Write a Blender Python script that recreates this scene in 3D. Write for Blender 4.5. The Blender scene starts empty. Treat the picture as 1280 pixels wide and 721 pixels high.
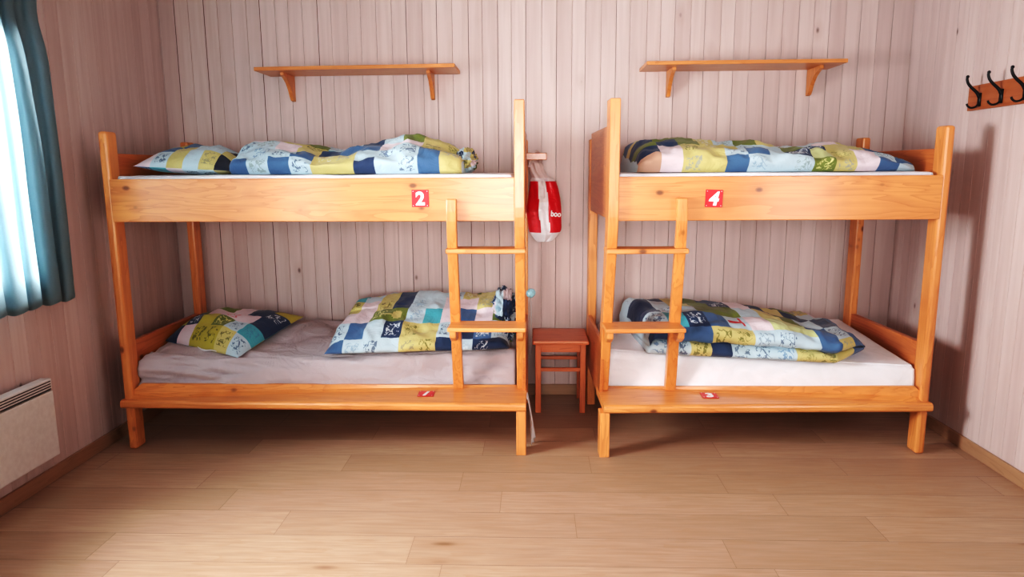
import bpy, bmesh, math, random
from mathutils import Vector, Matrix, noise
random.seed(7)
D = bpy.data
COL = bpy.context.scene.collection
PI = math.pi

# ------------------------------------------------------------------ helpers
def link(o, parent=None):
    COL.objects.link(o)
    if parent is not None:
        o.parent = parent
    return o

def tag(o, label=None, cat=None, group=None, kind=None):
    if label: o['label'] = label
    if cat: o['category'] = cat
    if group: o['group'] = group
    if kind: o['kind'] = kind
    return o

def empty(name, loc=(0, 0, 0), rz=0.0, label=None, cat=None, group=None):
    o = D.objects.new(name, None)
    o.location = loc
    o.rotation_euler = (0, 0, rz)
    o.empty_display_size = 0.1
    link(o)
    return tag(o, label, cat, group)

def finish(name, bm, mat, parent=None, bevel=0.0, smooth=False, seg=2):
    bmesh.ops.recalc_face_normals(bm, faces=bm.faces)
    me = D.meshes.new(name)
    bm.to_mesh(me)
    bm.free()
    if isinstance(mat, (list, tuple)):
        for m in mat: me.materials.append(m)
    elif mat is not None:
        me.materials.append(mat)
    if smooth:
        for p in me.polygons: p.use_smooth = True
    o = D.objects.new(name, me)
    link(o, parent)
    if bevel > 0:
        b = o.modifiers.new('bevel', 'BEVEL')
        b.width = bevel; b.segments = seg; b.limit_method = 'ANGLE'; b.angle_limit = 0.6
        b.harden_normals = False
    return o

def box(bm, x0, x1, y0, y1, z0, z1):
    vs = [bm.verts.new((x, y, z)) for z in (z0, z1) for x, y in ((x0, y0), (x1, y0), (x1, y1), (x0, y1))]
    for f in ((0, 3, 2, 1), (4, 5, 6, 7), (0, 1, 5, 4), (1, 2, 6, 5), (2, 3, 7, 6), (3, 0, 4, 7)):
        bm.faces.new([vs[i] for i in f])
    return vs

def boxo(name, dims, mat, parent=None, bevel=0.004, seg=2):
    bm = bmesh.new()
    x0, x1, y0, y1, z0, z1 = dims
    box(bm, min(x0, x1), max(x0, x1), min(y0, y1), max(y0, y1), min(z0, z1), max(z0, z1))
    return finish(name, bm, mat, parent, bevel, seg=seg)

def extr_yz(bm, prof, x0, x1, x0b=None, x1b=None, zr=None):
    """extrude a closed (y,z) profile along x; optional x shift linear in z"""
    def sh(x, xb, z):
        if xb is None: return x
        t = (zr[1] - z) / (zr[1] - zr[0])
        t = min(max(t, 0), 1)
        return x + (xb - x) * t
    a = [bm.verts.new((sh(x0, x0b, z), y, z)) for y, z in prof]
    b = [bm.verts.new((sh(x1, x1b, z), y, z)) for y, z in prof]
    n = len(prof)
    bm.faces.new(a); bm.faces.new(list(reversed(b)))
    for i in range(n):
        j = (i + 1) % n
        bm.faces.new((a[i], b[i], b[j], a[j]))

def tube(bm, pts, r, n=8, taper=None):
    """tube through points"""
    rings = []
    for i, p in enumerate(pts):
        p = Vector(p)
        if i == 0: t = Vector(pts[1]) - p
        elif i == len(pts) - 1: t = p - Vector(pts[i - 1])
        else: t = Vector(pts[i + 1]) - Vector(pts[i - 1])
        t.normalize()
        a = t.cross(Vector((0, 1, 0.01)))
        if a.length < 0.1: a = t.cross(Vector((1, 0, 0)))
        a.normalize(); b = t.cross(a)
        rr = r if taper is None else r * taper[i]
        rings.append([bm.verts.new(p + (a * math.cos(2 * PI * k / n) + b * math.sin(2 * PI * k / n)) * rr) for k in range(n)])
    for i in range(len(rings) - 1):
        for k in range(n):
            bm.faces.new((rings[i][k], rings[i][(k + 1) % n], rings[i + 1][(k + 1) % n], rings[i + 1][k]))
    bm.faces.new(rings[0]); bm.faces.new(rings[-1])

def catmull(P, n):
    out = []
    m = len(P)
    for i in range(m - 1):
        p0 = P[max(i - 1, 0)]; p1 = P[i]; p2 = P[i + 1]; p3 = P[min(i + 2, m - 1)]
        for k in range(n):
            t = k / n
            out.append(tuple(0.5 * ((2 * p1[j]) + (-p0[j] + p2[j]) * t + (2 * p0[j] - 5 * p1[j] + 4 * p2[j] - p3[j]) * t * t
                                    + (-p0[j] + 3 * p1[j] - 3 * p2[j] + p3[j]) * t ** 3) for j in range(len(p1))))
    out.append(tuple(P[-1]))
    return out

def s2l(c):
    return tuple(((v / 255) / 12.92 if v / 255 <= 0.04045 else ((v / 255 + 0.055) / 1.055) ** 2.4) for v in c)

# ------------------------------------------------------------------ materials
class NT:
    def __init__(s, name):
        s.m = D.materials.new(name); s.m.use_nodes = True
        s.t = s.m.node_tree; s.n = s.t.nodes; s.l = s.t.links
        s.b = s.n['Principled BSDF']
    def add(s, typ, **kw):
        n = s.n.new(typ)
        for k, v in kw.items():
            if k in n.inputs.keys(): n.inputs[k].default_value = v
            else: setattr(n, k, v)
        return n
    def c(s, a, b): s.l.new(a, b)
    def ramp(s, fac, stops, interp='LINEAR'):
        r = s.n.new('ShaderNodeValToRGB'); r.color_ramp.interpolation = interp
        e = r.color_ramp.elements
        while len(e) > 1: e.remove(e[-1])
        e[0].position = stops[0][0]; e[0].color = (*stops[0][1], 1)
        for p, c in stops[1:]:
            x = e.new(p); x.color = (*c, 1)
        s.c(fac, r.inputs['Fac']); return r.outputs['Color']
    def mix(s, fac, a, b, mode='MIX'):
        m = s.n.new('ShaderNodeMix'); m.data_type = 'RGBA'; m.blend_type = mode
        for sock, v in ((m.inputs[0], fac), (m.inputs[6], a), (m.inputs[7], b)):
            if isinstance(v, (int, float)): sock.default_value = v
            elif isinstance(v, tuple): sock.default_value = (*v, 1) if len(v) == 3 else v
            else: s.c(v, sock)
        return m.outputs[2]
    def math(s, op, a, b=None, clamp=False):
        m = s.n.new('ShaderNodeMath'); m.operation = op; m.use_clamp = clamp
        for i, v in enumerate((a, b)):
            if v is None: continue
            if isinstance(v, (int, float)): m.inputs[i].default_value = v
            else: s.c(v, m.inputs[i])
        return m.outputs[0]
    def coords(s, scale, kind='Object', rand=True):
        tc = s.n.new('ShaderNodeTexCoord')
        src = tc.outputs[kind]
        if rand:
            oi = s.n.new('ShaderNodeObjectInfo')
            mm = s.n.new('ShaderNodeVectorMath'); mm.operation = 'SCALE'; mm.inputs['Scale'].default_value = 37.0
            cx = s.n.new('ShaderNodeCombineXYZ')
            for i in range(3): s.c(oi.outputs['Random'], cx.inputs[i])
            s.c(cx.outputs[0], mm.inputs[0])
            ad = s.n.new('ShaderNodeVectorMath'); ad.operation = 'ADD'
            s.c(src, ad.inputs[0]); s.c(mm.outputs[0], ad.inputs[1]); src = ad.outputs[0]
        mp = s.n.new('ShaderNodeMapping'); mp.inputs['Scale'].default_value = scale
        s.c(src, mp.inputs['Vector']); return mp.outputs[0]
    def bump(s, h, strength, dist=0.01):
        b = s.add('ShaderNodeBump'); b.inputs['Strength'].default_value = strength; b.inputs['Distance'].default_value = dist
        s.c(h, b.inputs['Height']); s.c(b.outputs[0], s.b.inputs['Normal'])

def pine(name, axis, light=(0.80, 0.335, 0.115), dark=(0.46, 0.125, 0.034), rough=0.45, knots=True):
    t = NT(name)
    al, ac = 0.9, 11.0
    sc = [ac] * 3; sc['xyz'.index(axis)] = al
    co = t.coords(tuple(sc))
    n1 = t.add('ShaderNodeTexNoise', Scale=1.0, Detail=3.0, Distortion=0.6); t.c(co, n1.inputs['Vector'])
    # growth ring lines
    w = t.math('MULTIPLY', n1.outputs['Fac'], 9.0)
    fr = t.math('FRACT', w)
    rings = t.math('POWER', fr, 3.0)
    n2 = t.add('ShaderNodeTexNoise', Scale=3.2, Detail=5.0); t.c(co, n2.inputs['Vector'])
    sc3 = [2.2] * 3; sc3['xyz'.index(axis)] = 0.5
    co3 = t.coords(tuple(sc3))
    n3 = t.add('ShaderNodeTexNoise', Scale=1.0, Detail=2.0); t.c(co3, n3.inputs['Vector'])
    col = t.ramp(n3.outputs['Fac'], [(0.3, tuple(a * 0.62 + b * 0.38 for a, b in zip(light, dark))), (0.62, light)])
    col = t.mix(t.math('MULTIPLY', rings, 0.52), col, dark)
    f2 = t.ramp(n2.outputs['Fac'], [(0.42, (0, 0, 0)), (0.75, (1, 1, 1))])
    col = t.mix(t.math('MULTIPLY', f2, 0.35), col, dark)
    if knots:
        sk = [9.5] * 3; sk['xyz'.index(axis)] = 6.0; sk[1 if axis != 'y' else 0] = 1.5
        ck = t.coords(tuple(sk))
        v = t.add('ShaderNodeTexVoronoi', Scale=1.0, Randomness=1.0); t.c(ck, v.inputs['Vector'])
        sep = t.n.new('ShaderNodeSeparateColor'); t.c(v.outputs['Color'], sep.inputs[0])
        on = t.math('GREATER_THAN', sep.outputs[0], 0.45)
        k1 = t.ramp(v.outputs['Distance'], [(0.07, (1, 1, 1)), (0.15, (0, 0, 0))])
        k2 = t.ramp(v.outputs['Distance'], [(0.10, (1, 1, 1)), (0.38, (0, 0, 0))])
        col = t.mix(t.math('MULTIPLY', t.math('MULTIPLY', k2, on), 0.40), col, dark)
        col = t.mix(t.math('MULTIPLY', t.math('MULTIPLY', k1, on), 0.85), col, (0.12, 0.035, 0.012))
    t.c(col, t.b.inputs['Base Color'])
    t.b.inputs['Roughness'].default_value = rough
    t.b.inputs['Coat Weight'].default_value = 0.48
    t.b.inputs['Coat Roughness'].default_value = 0.20
    t.bump(n2.outputs['Fac'], 0.08, 0.004)
    return t.m

def plain(name, col, rough=0.6, metal=0.0, bump=0.0, bs=40.0, var=0.06):
    t = NT(name)
    co = t.coords((1, 1, 1))
    n = t.add('ShaderNodeTexNoise', Scale=bs, Detail=3.0); t.c(co, n.inputs['Vector'])
    c = t.ramp(n.outputs['Fac'], [(0.3, tuple(v * (1 - var) for v in col)), (0.7, tuple(min(1, v * (1 + var)) for v in col))])
    t.c(c, t.b.inputs['Base Color'])
    t.b.inputs['Roughness'].default_value = rough; t.b.inputs['Metallic'].default_value = metal
    if bump: t.bump(n.outputs['Fac'], bump, 0.003)
    return t.m

P_X = pine('pine_grain_x', 'x'); P_Y = pine('pine_grain_y', 'y'); P_Z = pine('pine_grain_z', 'z')
P_END_SHADE = pine('shaded_end_pine', 'y', light=(0.60, 0.20, 0.065), dark=(0.38, 0.09, 0.028))  # redder, darker pine: shade on the end boards put into the colour
STOOL_Z = pine('stool_wood_z', 'z', light=(0.66, 0.19, 0.065), dark=(0.38, 0.075, 0.025), knots=False)
STOOL_X = pine('stool_wood_x', 'x', light=(0.70, 0.20, 0.07), dark=(0.40, 0.08, 0.025), knots=False)
SHELF_X = pine('shelf_wood', 'x', light=(0.66, 0.26, 0.085), dark=(0.42, 0.12, 0.035), knots=False)
SHELF_Z = pine('shelf_bracket_wood', 'z', light=(0.66, 0.26, 0.085), dark=(0.42, 0.12, 0.035), knots=False)
RACK_Y = pine('rack_wood', 'y', light=(0.40, 0.125, 0.045), dark=(0.26, 0.06, 0.02), knots=False)

def wall_mat(name, tint=(1, 1, 1)):
    t = NT(name)
    at = t.add('ShaderNodeAttribute'); at.attribute_name = 'plank'
    tc = t.n.new('ShaderNodeTexCoord')
    ad = t.n.new('ShaderNodeVectorMath'); ad.operation = 'MULTIPLY_ADD'
    t.c(at.outputs['Vector'], ad.inputs[0]); ad.inputs[1].default_value = (3, 5, 60); t.c(tc.outputs['Object'], ad.inputs[2])
    mp = t.n.new('ShaderNodeMapping'); mp.inputs['Scale'].default_value = (26, 26, 1.1); t.c(ad.outputs[0], mp.inputs['Vector'])
    n1 = t.add('ShaderNodeTexNoise', Scale=1.0, Detail=5.0, Distortion=0.4); t.c(mp.outputs[0], n1.inputs['Vector'])
    mp2 = t.n.new('ShaderNodeMapping'); mp2.inputs['Scale'].default_value = (9, 9, 5); t.c(ad.outputs[0], mp2.inputs['Vector'])
    v = t.add('ShaderNodeTexVoronoi', Scale=1.0); t.c(mp2.outputs[0], v.inputs['Vector'])
    sep = t.n.new('ShaderNodeSeparateColor'); t.c(v.outputs['Color'], sep.inputs[0])
    on = t.math('GREATER_THAN', sep.outputs[0], 0.9)
    k = t.ramp(v.outputs['Distance'], [(0.04, (1, 1, 1)), (0.12, (0, 0, 0))])
    k2 = t.ramp(v.outputs['Distance'], [(0.05, (1, 1, 1)), (0.4, (0, 0, 0))])
    hi = tuple(a * b for a, b in zip((0.65, 0.53, 0.505), tint)); lo = tuple(a * b for a, b in zip((0.565, 0.445, 0.42), tint))
    col = t.ramp(n1.outputs['Fac'], [(0.32, lo), (0.62, hi)])
    pc = t.n.new('ShaderNodeSeparateColor'); t.c(at.outputs['Color'], pc.inputs[0])
    col = t.mix(t.math('MULTIPLY', pc.outputs[0], 0.38), col, tuple(a * b for a, b in zip((0.48, 0.355, 0.335), tint)))
    col = t.mix(t.math('MULTIPLY', t.math('MULTIPLY', k2, on), 0.25), col, (0.34, 0.22, 0.18))
    col = t.mix(t.math('MULTIPLY', t.math('MULTIPLY', k, on), 0.8), col, (0.10, 0.05, 0.04))
    t.c(col, t.b.inputs['Base Color'])
    t.b.inputs['Roughness'].default_value = 0.62
    t.bump(n1.outputs['Fac'], 0.12, 0.004)
    return t.m
WALL_B = wall_mat('whitewashed_planks')
GROOVE = plain('plank_groove', (0.17, 0.10, 0.085), 0.9)
GROOVE_L = plain('plank_groove_light', (0.66, 0.54, 0.51), 0.9)

def floor_mat():
    t = NT('laminate_floor')
    at = t.add('ShaderNodeAttribute'); at.attribute_name = 'plank'
    tc = t.n.new('ShaderNodeTexCoord')
    ad = t.n.new('ShaderNodeVectorMath'); ad.operation = 'MULTIPLY_ADD'
    t.c(at.outputs['Vector'], ad.inputs[0]); ad.inputs[1].default_value = (31, 17, 5); t.c(tc.outputs['Object'], ad.inputs[2])
    def mp(s):
        m = t.n.new('ShaderNodeMapping'); m.inputs['Scale'].default_value = s; t.c(ad.outputs[0], m.inputs['Vector']); return m.outputs[0]
    n1 = t.add('ShaderNodeTexNoise', Scale=1.0, Detail=4.0, Distortion=0.8); t.c(mp((1.3, 13, 1)), n1.inputs['Vector'])
    n2 = t.add('ShaderNodeTexNoise', Scale=1.0, Detail=5.0, Distortion=0.3); t.c(mp((5, 70, 1)), n2.inputs['Vector'])
    rings = t.math('POWER', t.math('FRACT', t.math('MULTIPLY', n1.outputs['Fac'], 7.0)), 2.5)
    v = t.add('ShaderNodeTexVoronoi', Scale=1.0); t.c(mp((2.2, 7, 1)), v.inputs['Vector'])
    sep = t.n.new('ShaderNodeSeparateColor'); t.c(v.outputs['Color'], sep.inputs[0])
    on = t.math('GREATER_THAN', sep.outputs[0], 0.82)
    k = t.ramp(v.outputs['Distance'], [(0.04, (1, 1, 1)), (0.14, (0, 0, 0))])
    k2 = t.ramp(v.outputs['Distance'], [(0.06, (1, 1, 1)), (0.36, (0, 0, 0))])
    col = t.ramp(n2.outputs['Fac'], [(0.3, (0.41, 0.27, 0.185)), (0.7, (0.53, 0.365, 0.262))])
    pc = t.n.new('ShaderNodeSeparateColor'); t.c(at.outputs['Color'], pc.inputs[0])
    col = t.mix(t.math('MULTIPLY', pc.outputs[0], 0.45), col, (0.32, 0.20, 0.132))
    col = t.mix(t.math('MULTIPLY', rings, 0.30), col, (0.40, 0.225, 0.125))
    col = t.mix(t.math('MULTIPLY', t.math('MULTIPLY', k2, on), 0.35), col, (0.35, 0.19, 0.10))
    col = t.mix(t.math('MULTIPLY', t.math('MULTIPLY', k, on), 0.7), col, (0.17, 0.08, 0.04))
    t.c(col, t.b.inputs['Base Color'])
    rr = t.ramp(n2.outputs['Fac'], [(0.3, (0.40, 0.40, 0.40)), (0.7, (0.50, 0.50, 0.50))])
    t.c(rr, t.b.inputs['Roughness'])
    t.bump(n2.outputs['Fac'], 0.05, 0.002)
    return t.m
FLOOR = floor_mat()
SEAM = plain('floor_seam', (0.30, 0.18, 0.115), 0.7)
BASEB = pine('baseboard_wood', 'y', light=(0.42, 0.245, 0.15), dark=(0.30, 0.16, 0.09), knots=False, rough=0.5)
BASEBX = pine('baseboard_wood_back', 'x', light=(0.42, 0.245, 0.15), dark=(0.30, 0.16, 0.09), knots=False, rough=0.5)

def cloth(name, col, var=0.05, scale=7.0, strength=0.35, rough=0.85):
    t = NT(name)
    co = t.coords((1, 1, 1))
    n = t.add('ShaderNodeTexNoise', Scale=scale, Detail=4.0, Distortion=0.8); t.c(co, n.inputs['Vector'])
    n2 = t.add('ShaderNodeTexNoise', Scale=600.0, Detail=1.0); t.c(co, n2.inputs['Vector'])
    c = t.ramp(n.outputs['Fac'], [(0.3, tuple(v * (1 - var) for v in col)), (0.7, tuple(min(1, v * (1 + var)) for v in col))])
    t.c(c, t.b.inputs['Base Color']); t.b.inputs['Roughness'].default_value = rough
    t.b.inputs['Sheen Weight'].default_value = 0.15
    h = t.math('ADD', n.outputs['Fac'], t.math('MULTIPLY', n2.outputs['Fac'], 0.04))
    t.bump(h, strength, 0.03)
    return t.m
SHEET_W = cloth('white_sheet', (0.80, 0.80, 0.84))
SHEET_G = cloth('grey_lilac_sheet', (0.50, 0.44, 0.46), scale=6.0, strength=0.9)
RADIATOR = plain('heater_enamel', (0.66, 0.63, 0.62), 0.45)
DARK = plain('dark_slot', (0.03, 0.028, 0.03), 0.7)
BLACK = plain('black_iron', (0.012, 0.013, 0.015), 0.4, metal=0.3)
RED = plain('red_plate', (0.62, 0.02, 0.03), 0.35)
WHITE = plain('white_numeral', (0.85, 0.85, 0.85), 0.4)
SCREW = plain('screw_head', (0.75, 0.7, 0.68), 0.3, metal=0.5)

def patch_mat():
    t = NT('patchwork_print_cotton')
    a1 = t.add('ShaderNodeAttribute'); a1.attribute_name = 'patch'
    a2 = t.add('ShaderNodeAttribute'); a2.attribute_name = 'ink'
    uv = t.add('ShaderNodeUVMap'); uv.uv_map = 'cells'
    n = t.add('ShaderNodeTexNoise', Scale=2.3, Detail=1.5, Distortion=1.4); t.c(uv.outputs[0], n.inputs['Vector'])
    d = t.math('ABSOLUTE', t.math('SUBTRACT', n.outputs['Fac'], 0.5))
    line = t.math('LESS_THAN', d, 0.028)
    nb = t.add('ShaderNodeTexNoise', Scale=5.5, Detail=0.0, Distortion=0.5); t.c(uv.outputs[0], nb.inputs['Vector'])
    blob = t.math('GREATER_THAN', nb.outputs['Fac'], 0.66)
    m = t.math('MAXIMUM', line, blob)
    fr = t.n.new('ShaderNodeVectorMath'); fr.operation = 'FRACTION'; t.c(uv.outputs[0], fr.inputs[0])
    sx = t.n.new('ShaderNodeSeparateXYZ'); t.c(fr.outputs[0], sx.inputs[0])
    def win(o):
        return t.math('LESS_THAN', t.math('ABSOLUTE', t.math('SUBTRACT', o, 0.5)), 0.36)
    m = t.math('MULTIPLY', m, t.math('MULTIPLY', win(sx.outputs[0]), win(sx.outputs[1])))
    m = t.math('MULTIPLY', t.math('MULTIPLY', m, a2.outputs['Alpha']), 0.72)
    ob = t.coords((1, 1, 1))
    nz = t.add('ShaderNodeTexNoise', Scale=9.0, Detail=4.0, Distortion=1.2); t.c(ob, nz.inputs['Vector'])
    base = t.mix(t.math('MULTIPLY', nz.outputs['Fac'], 0.22), a1.outputs['Color'], (0.30, 0.32, 0.35), 'MULTIPLY')
    col = t.mix(m, base, a2.outputs['Color'])
    t.c(col, t.b.inputs['Base Color']); t.b.inputs['Roughness'].default_value = 0.8
    t.b.inputs['Sheen Weight'].default_value = 0.15
    t.bump(nz.outputs['Fac'], 0.45, 0.022)
    return t.m
PATCH = patch_mat()

PAL = {'N': s2l((44, 64, 96)), 'B': s2l((74, 106, 144)), 'C': s2l((184, 206, 216)), 'W': s2l((222, 208, 214)),
       'Y': s2l((200, 188, 126)), 'M': s2l((184, 174, 76)), 'G': s2l((112, 124, 62)), 'T': s2l((84, 168, 182)), 'K': s2l((196, 160, 140)),
       'E': s2l((40, 44, 60)), 'R': s2l((196, 36, 50)), 'L': s2l((198, 206, 150))}
INKS = {'p': ('C', 'N'), 'y': ('Y', 'G2'), 'n': ('N', 'C2'), 'g': ('G', 'Y2'), 'b': ('B', 'C2'), 'w': ('W', 'R2'), 'c': ('C', 'B2'), 'm': ('M', 'G2')}
INKC = {'N': s2l((30, 56, 100)), 'G2': s2l((70, 80, 30)), 'C2': s2l((220, 232, 238)), 'Y2': s2l((226, 220, 150)), 'R2': s2l((200, 70, 90)), 'B2': s2l((80, 120, 160))}
RNDPAL = 'NBCCWYYGTpycnbgCW'

def cell_of(layout, r, c):
    rr = random.Random(r * 131 + c * 17 + len(layout) * 7 + (ord(layout[0][0]) if layout else 0))
    if 0 <= r < len(layout) and 0 <= c < len(layout[r]): ch = layout[r][c]
    else: ch = rr.choice(RNDPAL)
    if ch in INKS:
        b, i = INKS[ch]; return PAL[b], INKC[i], 1.0
    k = rr.choice(['N', 'G2', 'C2', 'B2'])
    return PAL[ch], INKC[k], (0.6 if ch in 'CYT' and rr.random() < .35 else 0.0)

def grid_cloth(name, grid, closed_v, cells, layout, parent=None, sub=None, special=None, smooth=True, mat=None, caps=False):
    """grid[i][j] -> point; i along length, j around. cells=(nu_per_cell, nv_per_cell)."""
    nu, nv = len(grid), len(grid[0])
    bm = bmesh.new()
    V = [[bm.verts.new(p) for p in row] for row in grid]
    uvl = bm.loops.layers.uv.new('cells')
    pc = bm.loops.layers.float_color.new('patch')
    ic = bm.loops.layers.float_color.new('ink')
    jr = nv if closed_v else nv - 1
    for i in range(nu - 1):
        for j in range(jr):
            j2 = (j + 1) % nv
            try: f = bm.faces.new((V[i][j], V[i + 1][j], V[i + 1][j2], V[i][j2]))
            except ValueError: continue
            c = i // cells[0]; r = j // cells[1]
            col, ink, al = cell_of(layout, r, c)
            if special:
                sp = special(c, r, (i % cells[0] + .5) / cells[0], (j % cells[1] + .5) / cells[1])
                if sp is not None: col, al = sp, 0.0
            uvs = ((i, j), (i + 1, j), (i + 1, j + 1), (i, j + 1))
            for lp, (a, b) in zip(f.loops, uvs):
                lp[uvl].uv = (a / cells[0], b / cells[1])
                lp[pc] = (*col, 1); lp[ic] = (*ink, al)
    if caps:
        for row in (V[0], V[-1]):
            try:
                f = bm.faces.new(row)
                for lp in f.loops:
                    lp[pc] = (*PAL['C'], 1); lp[ic] = (0, 0, 0, 0); lp[uvl].uv = (0, 0)
            except ValueError: pass
    o = finish(name, bm, mat or PATCH, parent, smooth=smooth)
    return o

# ------------------------------------------------------------------ camera (fit to the place)
pitch, yaw, roll = math.radians(9.544), math.radians(1.8665), math.radians(-0.3067)
H = 1.5094
F = Vector((-math.sin(yaw) * math.cos(pitch), math.cos(yaw) * math.cos(pitch), -math.sin(pitch)))
R = Vector((math.cos(yaw), math.sin(yaw), 0)); U = R.cross(F)
R2 = R * math.cos(roll) + U * math.sin(roll); U2 = -R * math.sin(roll) + U * math.cos(roll)
cam = D.cameras.new('camera'); co = D.objects.new('camera', cam); COL.objects.link(co)
cam.sensor_width = 36; cam.lens = 869.5 / 1280 * 36
M = Matrix((R2, U2, -F)).transposed().to_4x4(); M.translation = Vector((0, 0, H)); co.matrix_world = M
bpy.context.scene.camera = co

# ------------------------------------------------------------------ room
XL, XR, YB, ZC = -2.40, 2.345, 4.60, 2.72
YF = -1.6

def plank_wall(name, length_pts, to_world, z0, z1, holes=None, dark_p=0.92):
    """vertical planks; to_world(s, depth, z)->point.  depth>0 is into the wall."""
    bm = bmesh.new()
    pl = bm.loops.layers.float_color.new('plank')
    rnd = random.Random(len(name) * 13 + int(length_pts[0] * 10))
    s = length_pts[0]; edges = [s]
    pat = [0.098, 0.090, 0.101, 0.088, 0.094]
    k = 0
    while s < length_pts[1] - 0.05:
        s += pat[k % 5] + rnd.uniform(-0.005, 0.005); k += 1
        edges.append(min(s, length_pts[1]))
    edges[-1] = length_pts[1]
    def quad(a, b, za, zb, da, db, col, mi):
        vs = [bm.verts.new(to_world(a, da, za)), bm.verts.new(to_world(b, db, za)), bm.verts.new(to_world(b, db, zb)), bm.verts.new(to_world(a, da, zb))]
        f = bm.faces.new(vs); f.material_index = mi
        for lp in f.loops: lp[pl] = (*col, 1)
    g = 0.0018
    for a, b in zip(edges[:-1], edges[1:]):
        c = (rnd.random() ** 1.6, rnd.random(), rnd.random())
        segs = [(z0, z1)]
        if holes:
            for (ha, hb, hz0, hz1) in holes:
                if a < hb - 0.001 and b > ha + 0.001:
                    segs = [(z0, hz0), (hz1, z1)]
        nn = edges.index(a); mi = 1 if (nn % 2 == 0 and rnd.random() < dark_p) else 2
        for za, zb in segs:
            quad(a + g, b - g, za, zb, 0, 0, c, 0)
            quad(b - g, b - g * .2, za, zb, 0, 0.006, c, mi)
            quad(b - g * .2, b + g, za, zb, 0.006, 0, c, 0 if mi == 1 else 2)
    me = D.meshes.new(name); bm.to_mesh(me); bm.free()
    for m in (WALL_B, GROOVE, GROOVE_L): me.materials.append(m)
    o = D.objects.new(name, me); link(o); tag(o, kind='structure')
    return o

WIN = (1.5, 3.21, 1.0, 2.15)      # window opening in the left wall: y0,y1,z0,z1
plank_wall('wall_back', (XL, XR), lambda s, d, z: (s, YB + d, z), 0, ZC)
# left wall: planks are cut so that the opening edges fall on plank edges
bmw = None
def left_wall():
    bm = bmesh.new(); pl = bm.loops.layers.float_color.new('plank')
    rnd = random.Random(5)
    edges = []
    s = YF
    for stop in (WIN[0], WIN[1], YB):
        while s < stop - 0.105:
            edges.append(s); s += rnd.choice([0.098, 0.090, 0.101, 0.094])
        edges.append(s) ; s = stop
    edges.append(YB)
    g = 0.0018
    for a, b in zip(edges[:-1], edges[1:]):
        c = (rnd.random() ** 1.6, rnd.random(), rnd.random())
        segs = [(0, ZC)]
        if a >= WIN[0] - 0.001 and b <= WIN[1] + 0.001: segs = [(0, WIN[2]), (WIN[3], ZC)]
        mi = 1 if rnd.random() < 0.12 else 2
        for za, zb in segs:
            for (p, q, dp, dq, m) in ((a + g, b - g, 0, 0, 0), (b - g, b - g * .2, 0, .006, mi), (b - g * .2, b + g, .006, 0, 0 if mi == 1 else 2)):
                vs = [bm.verts.new((XL - dp, p, za)), bm.verts.new((XL - dq, q, za)), bm.verts.new((XL - dq, q, zb)), bm.verts.new((XL - dp, p, zb))]
                f = bm.faces.new(vs); f.material_index = m
                for lp in f.loops: lp[pl] = (*c, 1)
    me = D.meshes.new('wall_left'); bm.to_mesh(me); bm.free()
    for m in (WALL_B, GROOVE, GROOVE_L): me.materials.append(m)
    tag(link(D.objects.new('wall_left', me)), kind='structure')
left_wall()
plank_wall('wall_right', (YF, YB), lambda s, d, z: (XR + d, s, z), 0, ZC, dark_p=0.25)

# floor planks
def make_floor():
    bm = bmesh.new(); pl = bm.loops.layers.float_color.new('plank')
    rnd = random.Random(21)
    w = 0.2115; L = 1.28
    known = {0: -0.502, 1: 0.178, 2: -0.155 + 0.0, 3: -0.361}
    y_ref = 2.485
    k = int(math.floor((YF - y_ref) / w)) - 1
    offs = [0.35, 0.85, 0.1, 0.6, 1.05]
    while y_ref + k * w < YB:
        ya, yb = max(y_ref + k * w, YF), min(y_ref + (k + 1) * w, YB)
        if yb > YF:
            x0 = known.get(k, offs[k % 5] + 0.13 * k)
            x = x0 - L * math.ceil((x0 - XL) / L)
            while x < XR:
                xa, xb = max(x, XL), min(x + L, XR)
                if xb > xa:
                    c = (rnd.random(), rnd.random(), rnd.random())
                    g = 0.0009
                    for (a, b, p, q, m, z) in ((xa + g, xb - g, ya + g, yb - g, 0, 0), (xa, xb, ya - g, ya + g, 1, -0.0005), (xb - g, xb + g, ya, yb, 1, -0.0005)):
                        f = bm.faces.new([bm.verts.new(v) for v in ((a, p, z), (b, p, z), (b, q, z), (a, q, z))])
                        f.material_index = m
                        for lp in f.loops: lp[pl] = (*c, 1)
                x += L
        k += 1
    me = D.meshes.new('floor'); bm.to_mesh(me); bm.free()
    me.materials.append(FLOOR); me.materials.append(SEAM)
    tag(link(D.objects.new('floor', me)), kind='structure')
make_floor()
cm = plain('ceiling_paint', (0.62, 0.57, 0.55), 0.8)
bm = bmesh.new(); box(bm, XL, XR, YF, YB, ZC, ZC + 0.05)
tag(finish('ceiling', bm, cm), kind='structure')
for nm, dims, m in (('baseboard_left', (XL, XL + 0.016, YF, YB, 0, 0.074), BASEB), ('baseboard_right', (XR - 0.016, XR, YF, YB, 0, 0.074), BASEB),
                    ('baseboard_back', (XL + 0.016, XR - 0.016, YB - 0.016, YB, 0, 0.074), BASEBX)):
    tag(boxo(nm, dims, m, bevel=0.004), kind='structure')

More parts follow.
